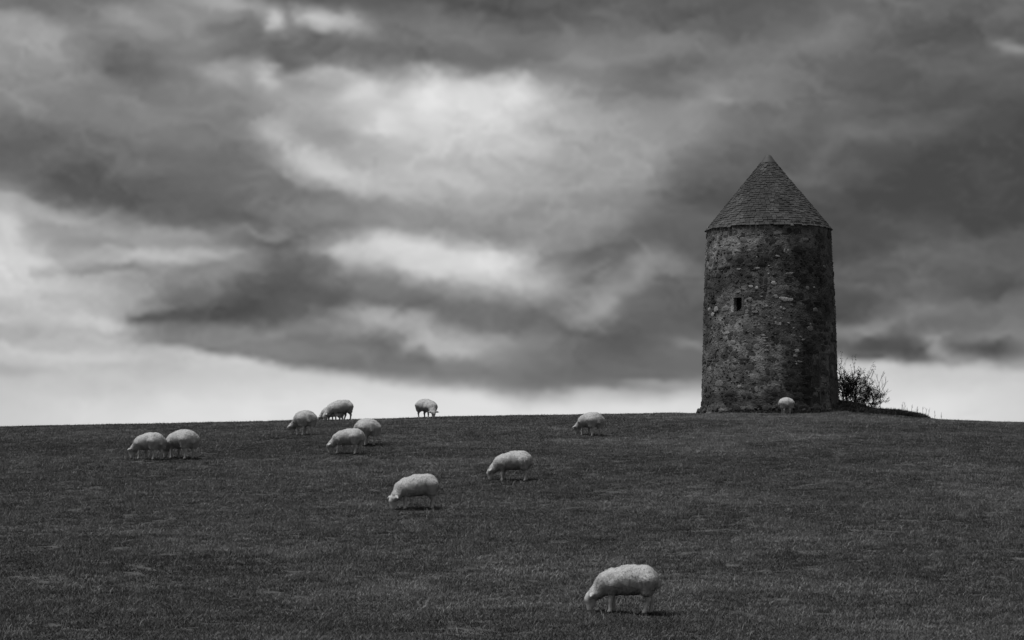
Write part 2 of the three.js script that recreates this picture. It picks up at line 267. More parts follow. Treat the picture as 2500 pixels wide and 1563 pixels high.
{
  // the mortared core of the wall: outer face, inner face, and the reveals of the window
  const TW = 2048, TH = 1024;
  const limeMap = greyTex(TW, TH, (x, y) => {
    const th = (x / TW) * 2 * Math.PI - Math.PI, h = (y / TH) * 8;
    const s = Math.cos(th) > -0.1 ? tone(th, h) : 0.85 * (0.62 + 0.76 * fbm(th * 11, h * 4.5, 9, 4));
    const grain = 0.72 + 0.7 * n3(th * 95, h * 40, 2) * (0.5 + n3(th * 260, h * 110, 4)), pit = n3(th * 30, h * 17, 12) < 0.14 ? 0.3 : 1;
    return Math.pow(clamp(0.132 * s * grain * pit, 0.014, 0.6), 1 / 2.2);
  });
  const limeBump = greyTex(1024, 512, (x, y) => { const th = (x / 1024) * 2 * Math.PI, h = (y / 512) * 8; return 0.5 * n3(th * 48, h * 21, 2) + 0.5 * n3(th * 130, h * 56, 4); }, false);
  const ths = [], ys = []; for (let i = 0; i <= 300; i++) ths.push(-Math.PI + (i / 300) * 2 * Math.PI);
  for (let i = 0; i <= 96; i++) ys.push(-0.7 + (i / 96) * (EAVE + 0.75));
  const snap = (a, v) => { let k = 0; a.forEach((x, i) => { if (Math.abs(x - v) < Math.abs(a[k] - v)) k = i; }); a[k] = v; };
  for (const v of [WIN.t0, WIN.t1]) snap(ths, v); for (const v of [WIN.y0, WIN.y1]) snap(ys, v);
  const pos = [], idx = [], uv = [], nx = ths.length, P = (th, y, off) => { const r = radius(y) + off; return [Math.sin(th) * r, y, Math.cos(th) * r]; };
  for (let f = 0; f < 2; f++) for (const y of ys) for (let i = 0; i < nx; i++) {
    const th = ths[i], a = i === nx - 1 ? -Math.PI : th, bump = f ? -0.62 : (fbm(Math.sin(a) * 9, y * 3.2, Math.cos(a) * 9, 4) - 0.5) * 0.10;
    pos.push(...P(th, y, bump)); uv.push((th + Math.PI) / (2 * Math.PI), y / 8);
  }
  for (let f = 0; f < 2; f++) for (let j = 0; j < ys.length - 1; j++) for (let i = 0; i < nx - 1; i++) {
    const tc = (ths[i] + ths[i + 1]) / 2, yc = (ys[j] + ys[j + 1]) / 2;
    if (tc > WIN.t0 && tc < WIN.t1 && yc > WIN.y0 && yc < WIN.y1) continue;
    const a = f * nx * ys.length + j * nx + i; f ? idx.push(a, a + nx, a + 1, a + 1, a + nx, a + nx + 1) : idx.push(a, a + 1, a + nx, a + 1, a + nx + 1, a + nx);
  }
  add(new THREE.Mesh(geo(pos, idx, null, uv), mat(1, { map: limeMap, bumpMap: limeBump, bumpScale: 0.03, roughness: 0.97, side: THREE.DoubleSide })), 'wall', tower);

  // dressed stones round the window, all with thickness, forming its reveals
  const win = new THREE.Group(); win.name = 'window'; tower.add(win);
  const block = (t0, t1, y0, y1, r0, r1) => {
    const p = [], w = [], q = [[t0, y0], [t1, y0], [t1, y1], [t0, y1]];
    for (const r of [r0, r1]) for (const [t, y] of q) { p.push(...P(t, y, r)); w.push(t * 4, y * 1.6 + r); }
    return geo(p, [4, 5, 6, 4, 6, 7, 1, 0, 3, 1, 3, 2, 0, 1, 5, 0, 5, 4, 3, 7, 6, 3, 6, 2, 1, 2, 6, 1, 6, 5, 0, 4, 7, 0, 7, 3], null, w).toNonIndexed();
  };
  const jm = (v) => mat(v, { roughness: 0.95, bumpMap: limeBump, bumpScale: 0.02 }); const g2 = (g) => { g.computeVertexNormals(); return g; };
  add(new THREE.Mesh(g2(block(WIN.t0 - 0.055, WIN.t0 + 0.004, WIN.y0 + 0.28, WIN.y1 + 0.01, -0.24, 0.022)), jm(0.26)), 'jamb', win);
  add(new THREE.Mesh(g2(block(WIN.t0 - 0.04, WIN.t0 + 0.006, WIN.y0 - 0.02, WIN.y0 + 0.27, -0.24, 0.03)), jm(0.48)), 'jamb', win);
  add(new THREE.Mesh(g2(block(WIN.t1 - 0.004, WIN.t1 + 0.028, WIN.y0 + 0.2, WIN.y1 + 0.02, -0.24, 0.018)), jm(0.14)), 'jamb', win);
  add(new THREE.Mesh(g2(block(WIN.t1 - 0.006, WIN.t1 + 0.045, WIN.y0 - 0.03, WIN.y0 + 0.19, -0.24, 0.02)), jm(0.14)), 'jamb', win);
  add(new THREE.Mesh(g2(block(WIN.t0 - 0.07, WIN.t1 + 0.06, WIN.y1 - 0.006, WIN.y1 + 0.2, -0.24, 0.02)), jm(0.12)), 'lintel', win);
  add(new THREE.Mesh(g2(block(WIN.t0 - 0.03, WIN.t1 + 0.03, WIN.y0 - 0.13, WIN.y0 + 0.008, -0.24, 0.03)), jm(0.15)), 'sill', win);

  // blocked doorway low on the right: narrow dressed margins, a thin head, a rough fill a little recessed
  const door = new THREE.Group(); door.name = 'blocked_doorway'; tower.add(door);
  const rd = rng(66);
  for (const [e0, e1, base] of [[DOOR.t0 - 0.17, DOOR.t0, 0.06], [DOOR.t1, DOOR.t1 + 0.17, 0.12]]) for (let y = 0.05; y < 2.5;) {
    const h = 0.18 + rd() * 0.3, j = (rd() - 0.5) * 0.06, left = base < 0.07;
    add(new THREE.Mesh(g2(block(left ? e0 + j : e0, left ? e1 : e1 + j, y, Math.min(2.5, y + h - 0.008), -0.4, 0.012 + rd() * 0.016)), mat(base * (0.6 + rd() * 0.8), { map: stoneTex, bumpMap: limeBump, bumpScale: 0.03 })), 'jamb_stone', door);
    y += h;
  }
  for (let y = 0.3; y < 2.36;) { const h = 0.25 + rd() * 0.4; if (rd() < 0.7) add(new THREE.Mesh(g2(block(DOOR.t0 - 0.004, DOOR.t0 + 0.011, y, Math.min(2.4, y + h), -0.3, 0.03)), mat(0.07 + rd() * 0.06)), 'edge_strip', door); y += h; }
  add(new THREE.Mesh(g2(block(DOOR.t0, DOOR.t0 + 0.15, 2.38, 2.43, -0.3, 0.04)), mat(0.1)), 'lintel', door);
  add(new THREE.Mesh(g2(block(DOOR.t0 + 0.16, DOOR.t1, 2.37, 2.42, -0.3, 0.034)), mat(0.07)), 'lintel', door);
}
const stoneMats = []; for (let i = 0; i < 14; i++) stoneMats.push(mat(0.02 * Math.pow(1.31, i), { map: stoneTex, roughness: 0.95 }));
const stoneMat = (v) => stoneMats[clamp(Math.round(Math.log(v / 0.02) / Math.log(1.31)), 0, 13)];
const stoneShapes = [];                                               // irregular lumps one unit across, back sunk at z < 0
for (let s = 0; s < 16; s++) {
  const r = rng(500 + s), n = 9, pos = [], idx = [], uv = [], out = [], sq = 0.4 + r() * 0.4;
  for (let i = 0; i < n; i++) { const a = ((i + (r() - 0.5) * 0.6) / n) * 2 * Math.PI, c = Math.cos(a), q = Math.sin(a), k = Math.pow(Math.pow(Math.abs(c), 2 / sq) + Math.pow(Math.abs(q), 2 / sq), -sq / 2) * (0.4 + r() * 0.16); out.push([c * k, q * k]); }
  const rings = [[1, -1], [0.98, 0.5], [0.84, 0.95]], tip = 0.85 + r() * 0.3;
  for (const [k, z] of rings) for (const [x, y] of out) { pos.push(x * k, y * k, z + (z > 0 ? (r() - 0.5) * 0.5 : 0)); uv.push(x * k + s * 0.3, y * k); }
  pos.push((r() - 0.5) * 0.2, (r() - 0.5) * 0.2, tip); uv.push(s * 0.3, 0);
  for (let k = 0; k < 2; k++) for (let i = 0; i < n; i++) { const j = (i + 1) % n, a = k * n; idx.push(a + i, a + j, a + n + i, a + j, a + n + j, a + n + i); }
  for (let i = 0; i < n; i++) idx.push(2 * n + i, 2 * n + ((i + 1) % n), 3 * n);
  stoneShapes.push(geo(pos, idx, null, uv));
}
const M4 = new THREE.Matrix4(), Q4 = new THREE.Quaternion(), E3 = new THREE.Euler();
{
  const r = rng(77), list = [], put = (th, y, w, h, proud, v, skip) => { if (!skip) list.push({ th, y, w, h, proud, v, s: Math.floor(r() * 16), roll: (r() - 0.5) * 0.36 }); };
  // pale stones that stand out, placed from the photograph: azimuth round the tower, height, size, colour
  const pale = [[1891, 692, 17, 11, 0.42], [1921, 732, 31, 10, 0.36], [1834, 699, 12, 7, 0.36], [1849, 703, 8, 8, 0.36], [1899, 791, 16, 9, 0.36], [1945, 857, 13, 9, 0.4], [1732, 749, 7, 12, 0.3], [1750, 750, 11, 14, 0.26], [1754, 779, 15, 13, 0.2], [1741, 763, 7, 12, 0.24], [1907, 752, 6, 6, 0.45], [1915, 755, 7, 5, 0.5], [1895, 725, 15, 10, 0.24], [1770, 811, 20, 7, 0.24],
    [1864, 820, 18, 4, 0.26], [1868, 826, 15, 5, 0.28], [1868, 840, 12, 3, 0.24], [1872, 857, 14, 4, 0.22], [1780, 590, 20, 7, 0.2], [1795, 587, 16, 6, 0.2], [1765, 597, 9, 5, 0.2], [1803, 610, 15, 4, 0.2], [1832, 610, 14, 6, 0.22], [1870, 748, 14, 7, 0.28], [1880, 742, 9, 5, 0.3], [1845, 762, 16, 6, 0.22], [1893, 778, 6, 7, 0.3], [1907, 778, 5, 6, 0.28], [1940, 870, 10, 6, 0.28], [1806, 944, 9, 8, 0.28], [1894, 942, 13, 3, 0.28], [1978, 802, 14, 13, 0.16], [1978, 791, 4, 4, 0.3], [1915, 703, 26, 13, 0.17], [1972, 702, 8, 10, 0.18], [1836, 922, 18, 14, 0.18], [1757, 935, 22, 16, 0.15], [1731, 925, 12, 14, 0.13],
    [1837, 608, 5, 4, 0.3], [1850, 627, 4, 4, 0.32], [1988, 700, 5, 4, 0.36], [2013, 645, 7, 6, 0.26], [1879, 649, 4, 3, 0.4], [1878, 669, 4, 3, 0.4], [1935, 745, 10, 5, 0.2], [1990, 755, 12, 10, 0.16], [1920, 612, 14, 10, 0.24], [1900, 625, 10, 5, 0.24], [1968, 582, 14, 8, 0.22], [1960, 830, 9, 6, 0.2], [1955, 823, 7, 4, 0.22], [1935, 820, 11, 7, 0.22], [1862, 875, 16, 6, 0.18], [1948, 884, 22, 4, 0.2], [1943, 890, 5, 5, 0.32], [1790, 835, 14, 10, 0.2], [1925, 790, 7, 4, 0.3], [1937, 802, 5, 3, 0.34], [1850, 655, 16, 5, 0.18], [1805, 655, 12, 5, 0.18], [1928, 668, 18, 6, 0.18]];
  const taken = [];
  for (const [px, py, pw, ph, v] of pale) {
    const y = (1004 - py) / 59.1, R = radius(y), th = Math.asin(clamp((px - 1879) / (R * 58.4), -0.98, 0.98)), w = (pw / 58.4) / Math.max(0.35, Math.cos(th)), h = ph / 59;
    put(th, y, w * (0.9 + r() * 0.25), h * (0.9 + r() * 0.25), 0.016 + r() * 0.012, Math.min(0.8, v * 1.9)); taken.push([th - w / R / 2, th + w / R / 2, y - h / 2, y + h / 2]);
  }
  for (let y = 0.02; y < EAVE - 0.06;) {
    const ch = 0.13 + r() * 0.17; let th = -Math.PI + r() * 0.1;
    while (th < Math.PI - 0.03) {
      const R = radius(y), w = (0.15 + Math.pow(r(), 1.7) * 0.42) * (1 + (r() < 0.06 ? 0.5 : 0)), dt = w / R, hh = ch * (0.8 + r() * 0.45), yy = y + ch / 2 + (r() - 0.5) * 0.11, tc = th + dt / 2;
      const a = [tc - dt / 2, tc + dt / 2, yy - hh / 2, yy + hh / 2];
      const hit = inRect({ ...WIN, y0: WIN.y0 - 0.12, y1: WIN.y1 + 0.16 }, ...a, 0.03) || (inRect(DOOR, ...a, 0.0) && (tc < DOOR.t0 + 0.02 || tc > DOOR.t1 - 0.02)) || (tc > DOOR.t0 - 0.2 && tc < DOOR.t0 && yy < 2.5) || (tc > DOOR.t1 && tc < DOOR.t1 + 0.2 && yy < 2.5) || taken.some((b) => a[0] < b[1] && a[1] > b[0] && a[2] < b[3] && a[3] > b[2]);
      const tn = tone(tc, yy), lime = fbm(tc * 5, yy * 2, 31, 2) > (yy > 6.4 ? 0.42 : 0.52) && r() < 0.75;
      const v = 0.112 * tn * (0.5 + Math.pow(r(), 1.6) * 1.3) * (r() < 0.05 ? 1.9 : 1);
      if (!lime || r() < 0.25) put(tc, yy, w * (0.84 + r() * 0.12), hh * 0.97, 0.006 + Math.pow(r(), 2) * 0.03, clamp(v, 0.018, 0.4), hit || r() < 0.05);
      th += dt + 0.012 / R;
    }
    y += ch * 0.94 + 0.008;
  }
  const main = list.length;
  for (let k = 0; k < 2600; k++) {                                    // pinning stones and chips in the joints
    const th = (r() * 2 - 1) * Math.PI, y = 0.05 + r() * (EAVE - 0.15), w = 0.03 + r() * 0.09, a = [th - 0.02, th + 0.02, y - 0.03, y + 0.03];
    put(th, y, w, w * (0.35 + r() * 0.5), 0.02 + r() * 0.025, clamp(0.125 * tone(th, y) * (0.45 + Math.pow(r(), 2) * 2.0), 0.018, 0.4), inRect(WIN, ...a, 0.02) || (th > DOOR.t0 - 0.2 && th < DOOR.t0) || (th > DOOR.t1 && th < DOOR.t1 + 0.2));
  }
  const matrix = (o) => { const R = radius(o.y) - 0.004; return new THREE.Matrix4().compose(V(Math.sin(o.th) * R, o.y, Math.cos(o.th) * R), new THREE.Quaternion().setFromEuler(new THREE.Euler(0, o.th, o.roll, 'YXZ')), V(o.w, o.h, o.proud)); };
  const shown = list.map((o, i) => ({ o, i, k: i < main && Math.cos(o.th) > 0.05 ? o.w * o.h * Math.cos(o.th) * (i < pale.length ? 6 : 1) : 0 })).sort((a, b) => b.k - a.k).slice(0, 300);
  const single = new Set(shown.map((s) => s.i));
  for (const { o } of shown) { const m = new THREE.Mesh(stoneShapes[o.s], stoneMat(o.v)); matrix(o).decompose(m.position, m.quaternion, m.scale); add(m, 'stone', tower); }
  const rest = [];
  list.forEach((o, i) => { if (single.has(i)) return; const g = stoneShapes[o.s].clone().applyMatrix4(matrix(o)), n = g.attributes.position.count, c = new Float32Array(n * 3).fill(o.v); g.setAttribute('color', new THREE.BufferAttribute(c, 3)); rest.push(g); });
  const m = add(new THREE.Mesh(mergeGeometries(rest), mat(1, { map: stoneTex, vertexColors: true, roughness: 0.95 })), 'rubble_stones', tower); m.userData.kind = 'stuff';
  // a few loose stones lying in the window and fallen stones round the foot
  for (const [t, y, w, v] of [[-0.45, 4.2, 0.13, 0.16], [-0.475, 4.17, 0.09, 0.12], [-0.51, 4.16, 0.07, 0.1], [-0.435, 4.26, 0.08, 0.18]]) { const b = new THREE.Mesh(stoneShapes[3], stoneMat(v)); b.position.set(Math.sin(t) * 2.6, y, Math.cos(t) * 2.6); b.rotation.set(0.3, t, t * 9); b.scale.set(w, w * 0.8, w * 0.4); add(b, 'loose_stone', tower); }
  const foot = [];
  for (let k = 0; k < 55; k++) { const th = (r() * 2 - 1) * Math.PI, w = 0.1 + r() * 0.22, R = radius(0) + r() * 0.09, g = stoneShapes[Math.floor(r() * 16)].clone().applyMatrix4(new THREE.Matrix4().compose(V(Math.sin(th) * R, r() * 0.1, Math.cos(th) * R), new THREE.Quaternion().setFromEuler(new THREE.Euler(-0.4, th, r() * 6, 'YXZ')), V(w, w * 0.7, w * 0.35))); g.setAttribute('color', new THREE.BufferAttribute(new Float32Array(g.attributes.position.count * 3).fill(0.03 + r() * 0.06), 3)); foot.push(g); }
  add(new THREE.Mesh(mergeGeometries(foot), mat(1, { map: stoneTex, vertexColors: true })), 'footing_stones', tower).userData.kind = 'stuff';
}
{
  // roof: boarded cone, slates in diminishing courses, lead cap
  const r = rng(91), RE = 2.675, slope = Math.atan2(APEX - EAVE, RE), L = Math.hypot(RE, APEX - EAVE);
  const roof = new THREE.Group(); roof.name = 'roof'; tower.add(roof);
  const deckP = [V(0, 0, 0)]; const prof = [[0, APEX - 0.12], [RE - 0.06, EAVE - 0.02], [RE - 0.07, EAVE - 0.07], [0, EAVE - 0.05]].map(([a, b]) => new THREE.Vector2(a, b));
  add(new THREE.Mesh(new THREE.LatheGeometry(prof.reverse(), 96), mat(0.03, { side: THREE.DoubleSide })), 'boarding', roof);
  const slateTex = greyTex(256, 256, (x, y) => 0.82 + 0.3 * (n3(x / 40, y / 7, 3) - 0.5) + 0.3 * (n3(x / 9, y / 9, 8) - 0.5) - (n3(x / 22, y / 22, 15) > 0.75 ? 0.16 : 0));
  const mats = []; for (let i = 0; i < 10; i++) mats.push(mat(0.022 * Math.pow(1.24, i), { map: slateTex, roughness: 0.78 }));
  const shapes = [];
  for (let k = 0; k < 8; k++) {
    const j = () => (r() - 0.5) * 0.07, c = [[-0.49 + j(), -1 + j() * 0.8], [0.49 + j(), -1 + j() * 0.8], [0.46, 1], [-0.46, 1]], p = [], uv = [];
    for (const z of [0, 1]) for (const [x, y] of c) { p.push(x, y, z + (y < 0 ? 0.0 : -0.4)); uv.push(x + k * 0.13, y * 0.5); }
    const g = geo(p, [4, 5, 6, 4, 6, 7, 1, 0, 3, 1, 3, 2, 0, 1, 5, 0, 5, 4, 3, 7, 6, 3, 6, 2, 1, 2, 6, 1, 6, 5, 0, 4, 7, 0, 7, 3], null, uv).toNonIndexed(); g.computeVertexNormals(); shapes.push(g);
  }
  const list = []; let s = 0.0, row = 0;
  while (s < L - 0.42) {
    const t = s / L, ex = mix(0.138, 0.09, t), rad = RE * (1 - t) + 0.01, n = Math.round((2 * Math.PI * rad) / mix(0.21, 0.122, Math.pow(t, 0.8)));
    let a = r() * 6.28; const ws = []; let sum = 0; for (let i = 0; i < n; i++) { const w = 0.7 + r() * 0.6; ws.push(w); sum += w; }
    for (let i = 0; i < n; i++) {
      const da = (ws[i] / sum) * 2 * Math.PI, th = a + da / 2; a += da;
      const tw = Math.atan2(Math.sin(th), Math.cos(th)), moss = fbm(Math.sin(th) * 3 + 9, s * 0.9, Math.cos(th) * 3, 3) + 0.13 * t;
      const dark = sstep(0.5, 0.66, moss) * 0.66, v = 0.088 * (1 - dark) * (0.6 + r() * 0.75) * (r() < 0.05 ? 1.4 : 1);
      const slip = r() < 0.07 ? r() * 0.07 : 0, gone = false;
      if (!gone) list.push({ th, s: s - slip + (row === 0 ? 0.02 - 0.07 * r() : (r() - 0.5) * 0.012), ex, w: rad * da * 0.945, lift: 0.018 + r() * 0.024, v, k: Math.floor(r() * 8), roll: (r() - 0.5) * (r() < 0.1 ? 0.2 : 0.06) });
    }
    s += ex; row++;
  }
  const mtx = (o) => {
    const len = o.ex * 1.35, mid = o.s + len / 2, R = RE - Math.cos(slope) * mid, y = EAVE + Math.sin(slope) * mid;
    const up = V(-Math.cos(slope) * Math.sin(o.th), Math.sin(slope), -Math.cos(slope) * Math.cos(o.th)), nrm = V(Math.sin(slope) * Math.sin(o.th), Math.cos(slope), Math.sin(slope) * Math.cos(o.th)), side = V().crossVectors(up, nrm);
    const lean = 0.055; const up2 = up.clone().multiplyScalar(Math.cos(lean)).addScaledVector(nrm, -Math.sin(lean)), n2 = nrm.clone().multiplyScalar(Math.cos(lean)).addScaledVector(up, Math.sin(lean));
    const m = new THREE.Matrix4().makeBasis(side, up2, n2).multiply(new THREE.Matrix4().makeRotationZ(o.roll)).scale(V(o.w, len / 2, o.lift));
    m.setPosition(V(Math.sin(o.th) * R, y, Math.cos(o.th) * R).addScaledVector(nrm, 0.008)); return m;
  };
  const vis = list.map((o, i) => ({ o, i, k: Math.cos(o.th) > 0 ? o.w * o.ex * Math.cos(o.th) : 0 })).sort((a, b) => b.k - a.k).slice(0, 300), single = new Set(vis.map((q) => q.i)), rest = [];
  for (const { o } of vis) { const m = new THREE.Mesh(shapes[o.k], mats[clamp(Math.round(Math.log(o.v / 0.022) / Math.log(1.24)), 0, 9)]); mtx(o).decompose(m.position, m.quaternion, m.scale); add(m, 'slate', roof); }
  list.forEach((o, i) => { if (single.has(i)) return; const g = shapes[o.k].clone().applyMatrix4(mtx(o)); g.setAttribute('color', new THREE.BufferAttribute(new Float32Array(g.attributes.position.count * 3).fill(o.v), 3)); rest.push(g); });
  add(new THREE.Mesh(mergeGeometries(rest), mat(1, { map: slateTex, vertexColors: true, roughness: 0.78 })), 'slates', roof).userData.kind = 'stuff';
  const cap = [[0, APEX + 0.0], [0.06, APEX - 0.005], [0.13, APEX - 0.05], [0.19, APEX - 0.14], [0.28, APEX - 0.27], [0.36, APEX - 0.37], [0.34, APEX - 0.395], [0.2, APEX - 0.3]].map(([a, b]) => new THREE.Vector2(a, b));
  add(new THREE.Mesh(new THREE.LatheGeometry(cap.reverse(), 28), mat(0.055, { roughness: 0.7, side: THREE.DoubleSide })), 'roof_cap', roof);
}
add(tower, 'stone_tower'); tag(tower, 'round dark rubble stone tower with conical slate roof on the hilltop', 'tower');

// ------------------------------------------------------------------ bare shrubs, sapling, dead stalks beside the tower
function tube(out, pts, r0, r1, sides = 5, shade = 1) {
  const base = out.pos.length / 3, n = pts.length, t = V(), a = V(), b = V();
  for (let i = 0; i < n; i++) {
    t.subVectors(pts[Math.min(i + 1, n - 1)], pts[Math.max(i - 1, 0)]).normalize(); a.set(t.y, -t.x, 0.2).cross(t).normalize(); b.crossVectors(t, a); const r = mix(r0, r1, i / (n - 1));
    for (let k = 0; k < sides; k++) { const f = (k / sides) * 2 * Math.PI; out.pos.push(pts[i].x + r * (a.x * Math.cos(f) + b.x * Math.sin(f)), pts[i].y + r * (a.y * Math.cos(f) + b.y * Math.sin(f)), pts[i].z + r * (a.z * Math.cos(f) + b.z * Math.sin(f))); out.col.push(shade, shade, shade); }
  }
  for (let i = 0; i < n - 1; i++) for (let k = 0; k < sides; k++) { const p = base + i * sides + k, q = base + i * sides + ((k + 1) % sides); out.idx.push(p, q, p + sides, q, q + sides, p + sides); }
}
const wood = () => ({ pos: [], idx: [], col: [] });
function limb(out, tips, r, p, dir, len, rad, depth, o) {
  const pts = [p.clone()], d = dir.clone(); let q = p.clone(); const n = 5;
  for (let i = 0; i < n; i++) { d.add(V((r() - 0.5) * o.wob, (r() - 0.5) * o.wob + o.lift, (r() - 0.5) * o.wob)).normalize(); q = q.clone().addScaledVector(d, len / n); pts.push(q); }
  tube(out, pts, rad, rad * 0.55, depth > 2 ? 6 : 4, 0.75 + r() * 0.5);
  if (depth <= 1) for (let i = 2; i <= n; i++) tips.push([pts[i], d.clone()]);
  if (!depth) return;
  const kids = o.kids + Math.floor(r() * 2);
  for (let k = 0; k < kids; k++) {
    const at = pts[Math.min(n, 2 + Math.floor(r() * (n - 1)))], c = d.clone().add(V((r() - 0.5) * o.spread, (r() - 0.35) * o.spread * 0.8, (r() - 0.5) * o.spread)).normalize();
    limb(out, tips, r, at, c, len * (0.5 + r() * 0.3), Math.max(o.thin, rad * 0.56), depth - 1, o);
  }
}
const bark = mat(0.025, { vertexColors: true }), leafMat = mat(0.025, { vertexColors: true, side: THREE.DoubleSide });
function shrub(px, d, height, width, stems, seed, label, leaves) {
  const x = (px - 1250) / FOC * d, r = rng(seed), g = new THREE.Group(); g.position.set(x, ground(x, d) - 0.04, -d);
  const w = wood(), tips = [];
  for (let i = 0; i < stems; i++) { const a = (i / stems) * 6.28 + r(), e = 0.25 + r() * 0.75; limb(w, tips, r, V(Math.cos(a) * 0.12 * width, 0, Math.sin(a) * 0.12 * width), V(Math.cos(a) * e * width, 1, Math.sin(a) * e * width).normalize(), height * (0.4 + r() * 0.16), 0.022 + r() * 0.016, 3, { wob: 0.62, lift: 0.015, kids: 3, spread: 1.9, thin: 0.0055 }); }
  for (let i = 0; i < 4; i++) { const a = r() * 6.28; limb(w, tips, r, V(Math.cos(a) * 0.1, height * 0.4, Math.sin(a) * 0.1), V(Math.cos(a) * 0.3, 1, Math.sin(a) * 0.3).normalize(), height * 0.58, 0.011, 1, { wob: 0.3, lift: 0.06, kids: 3, spread: 1.2, thin: 0.004 }); }
  add(new THREE.Mesh(geo(w.pos, w.idx, w.col), bark), 'branches', g);
  const lp = [], li = [], lc = [];
  for (const [p, dr] of tips) for (let k = 0; k < leaves; k++) {
    const q = p.clone().add(V((r() - 0.5) * 0.1, (r() - 0.5) * 0.1, (r() - 0.5) * 0.1)), u = V(r() - 0.5, r() - 0.5, r() - 0.5).normalize().multiplyScalar(0.018 + r() * 0.018), v = V(r() - 0.5, r() - 0.5, r() - 0.5).normalize().multiplyScalar(0.012 + r() * 0.012), b = lp.length / 3, c = 0.6 + r() * 0.8;
    for (const [i, j] of [[-1, 0], [0, -1], [1, 0], [0, 1]]) { lp.push(q.x + u.x * i + v.x * j, q.y + u.y * i + v.y * j, q.z + u.z * i + v.z * j); lc.push(c, c, c); }
    li.push(b, b + 1, b + 2, b, b + 2, b + 3);
  }
  add(new THREE.Mesh(geo(lp, li, lc), leafMat), 'leaves', g);
  add(g, 'thorn_bush'); return tag(g, label, 'bush');
}
shrub(2064, 105.2, 2.15, 0.62, 8, 11, 'taller dark twiggy thorn bush right against the tower foot', 3);
shrub(2108, 105.0, 1.78, 0.8, 8, 23, 'lower dark twiggy thorn bush between the taller bush and the bare sapling', 3);
{
  const d = 104.6, x = (2147 - 1250) / FOC * d, r = rng(8), g = new THREE.Group(); g.position.set(x, ground(x, d) - 0.04, -d);
  const w = wood(), b = wood(), trunk = [V(0, 0, 0), V(0.03, 0.35, 0), V(0.04, 0.65, 0.01), V(0.045, 0.95, 0), V(0.0, 1.2, 0.02), V(0, 1.42, 0)];
  tube(w, trunk, 0.021, 0.01, 6);
  const O = { wob: 0.25, lift: 0.05, kids: 2, spread: 1.1, thin: 0.003 }, arm = (p, dir, len, rad, dep) => limb(b, [], r, V(...p), V(...dir).normalize(), len, rad, dep, O);
  arm([0.045, 0.92, 0], [0.55, 1, 0.1], 0.62, 0.011, 2); arm([0, 1.4, 0], [-0.6, 1, 0], 0.36, 0.009, 2); arm([0, 1.4, 0], [0.45, 1, 0.2], 0.38, 0.009, 2); arm([0.04, 0.98, 0], [-0.8, 0.9, -0.2], 0.45, 0.008, 2); arm([0.045, 0.9, 0], [1, 0.25, 0.2], 0.34, 0.006, 1); arm([0.035, 0.5, 0], [0.7, 0.8, 0], 0.4, 0.006, 1); arm([0.035, 0.45, 0], [-0.8, 0.8, 0.3], 0.36, 0.006, 1); arm([0.02, 1.15, 0], [0.7, 0.8, -0.3], 0.34, 0.006, 2); arm([0.02, 1.1, 0], [-0.7, 0.7, 0.3], 0.32, 0.006, 1);
  const sb = mat(0.13, { vertexColors: true });
  add(new THREE.Mesh(geo(w.pos, w.idx, w.col), sb), 'trunk', g); add(new THREE.Mesh(geo(b.pos, b.idx, b.col), sb), 'crown', g);
  add(g, 'sapling'); tag(g, 'slender leafless sapling standing alone right of the thorn bushes', 'tree');
}
const stalks = [[2203, 984, 0.3, 'tall upright dead weed stalk, left of a close pair on the bank'], [2208, 984, 0.32, 'tall upright dead weed stalk, right of a close pair on the bank'], [2198, 990, 0.2, 'short leaning dead stalk just left of the tall pair on the bank'], [2214, 998, 0.12, 'stubby dark dead stalk just right of the tall pair on the bank'], [2222, 992, 0.26, 'dead stalk leaning right on the crown of the bank'], [2234, 996, 0.2, 'dead stalk leaning far right midway down the bank'], [2239, 993, 0.22, 'upright dead stalk midway down the bank'], [2252, 994, 0.26, 'upright dead stalk, first of three on the falling end of the bank'], [2257, 998, 0.24, 'leaning dead stalk, middle of three on the falling end of the bank'], [2264, 1000, 0.25, 'leaning dead stalk, last of three on the falling end of the bank'], [2281, 1005, 0.25, 'thin upright dead stalk at the very end of the bank'], [2297, 1012, 0.24, 'forked dead stalk standing alone beyond the end of the bank']];
stalks.forEach(([px, , h, label], i) => {
  const d = 103.5, x = (px - 1250) / FOC * d, r = rng(300 + i), w = wood(), lean = (/leaning/.test(label) ? 0.45 : 0.08) * (/far right/.test(label) ? 1.4 : 1);
  const top = V(lean * h, h * 1.25 + 0.1, (r() - 0.5) * 0.1); tube(w, [V(0, -0.05, 0), top.clone().multiplyScalar(0.5).add(V(0.01, 0, 0)), top], 0.009, 0.004, 4);
  for (let k = 0; k < (/forked/.test(label) ? 4 : 2); k++) { const a = top.clone().multiplyScalar(0.35 + r() * 0.5); tube(w, [a, a.clone().add(V((r() - 0.3) * 0.14, 0.08 + r() * 0.05, (r() - 0.5) * 0.1))], 0.005, 0.003, 4); }
  const m = new THREE.Mesh(geo(w.pos, w.idx, w.col), mat(0.12, { vertexColors: true })); m.position.set(x, ground(x, d), -d);
  add(m, 'weed_stalk'); tag(m, label, 'weed stalk', 'dead weed stalks along the bank');
});

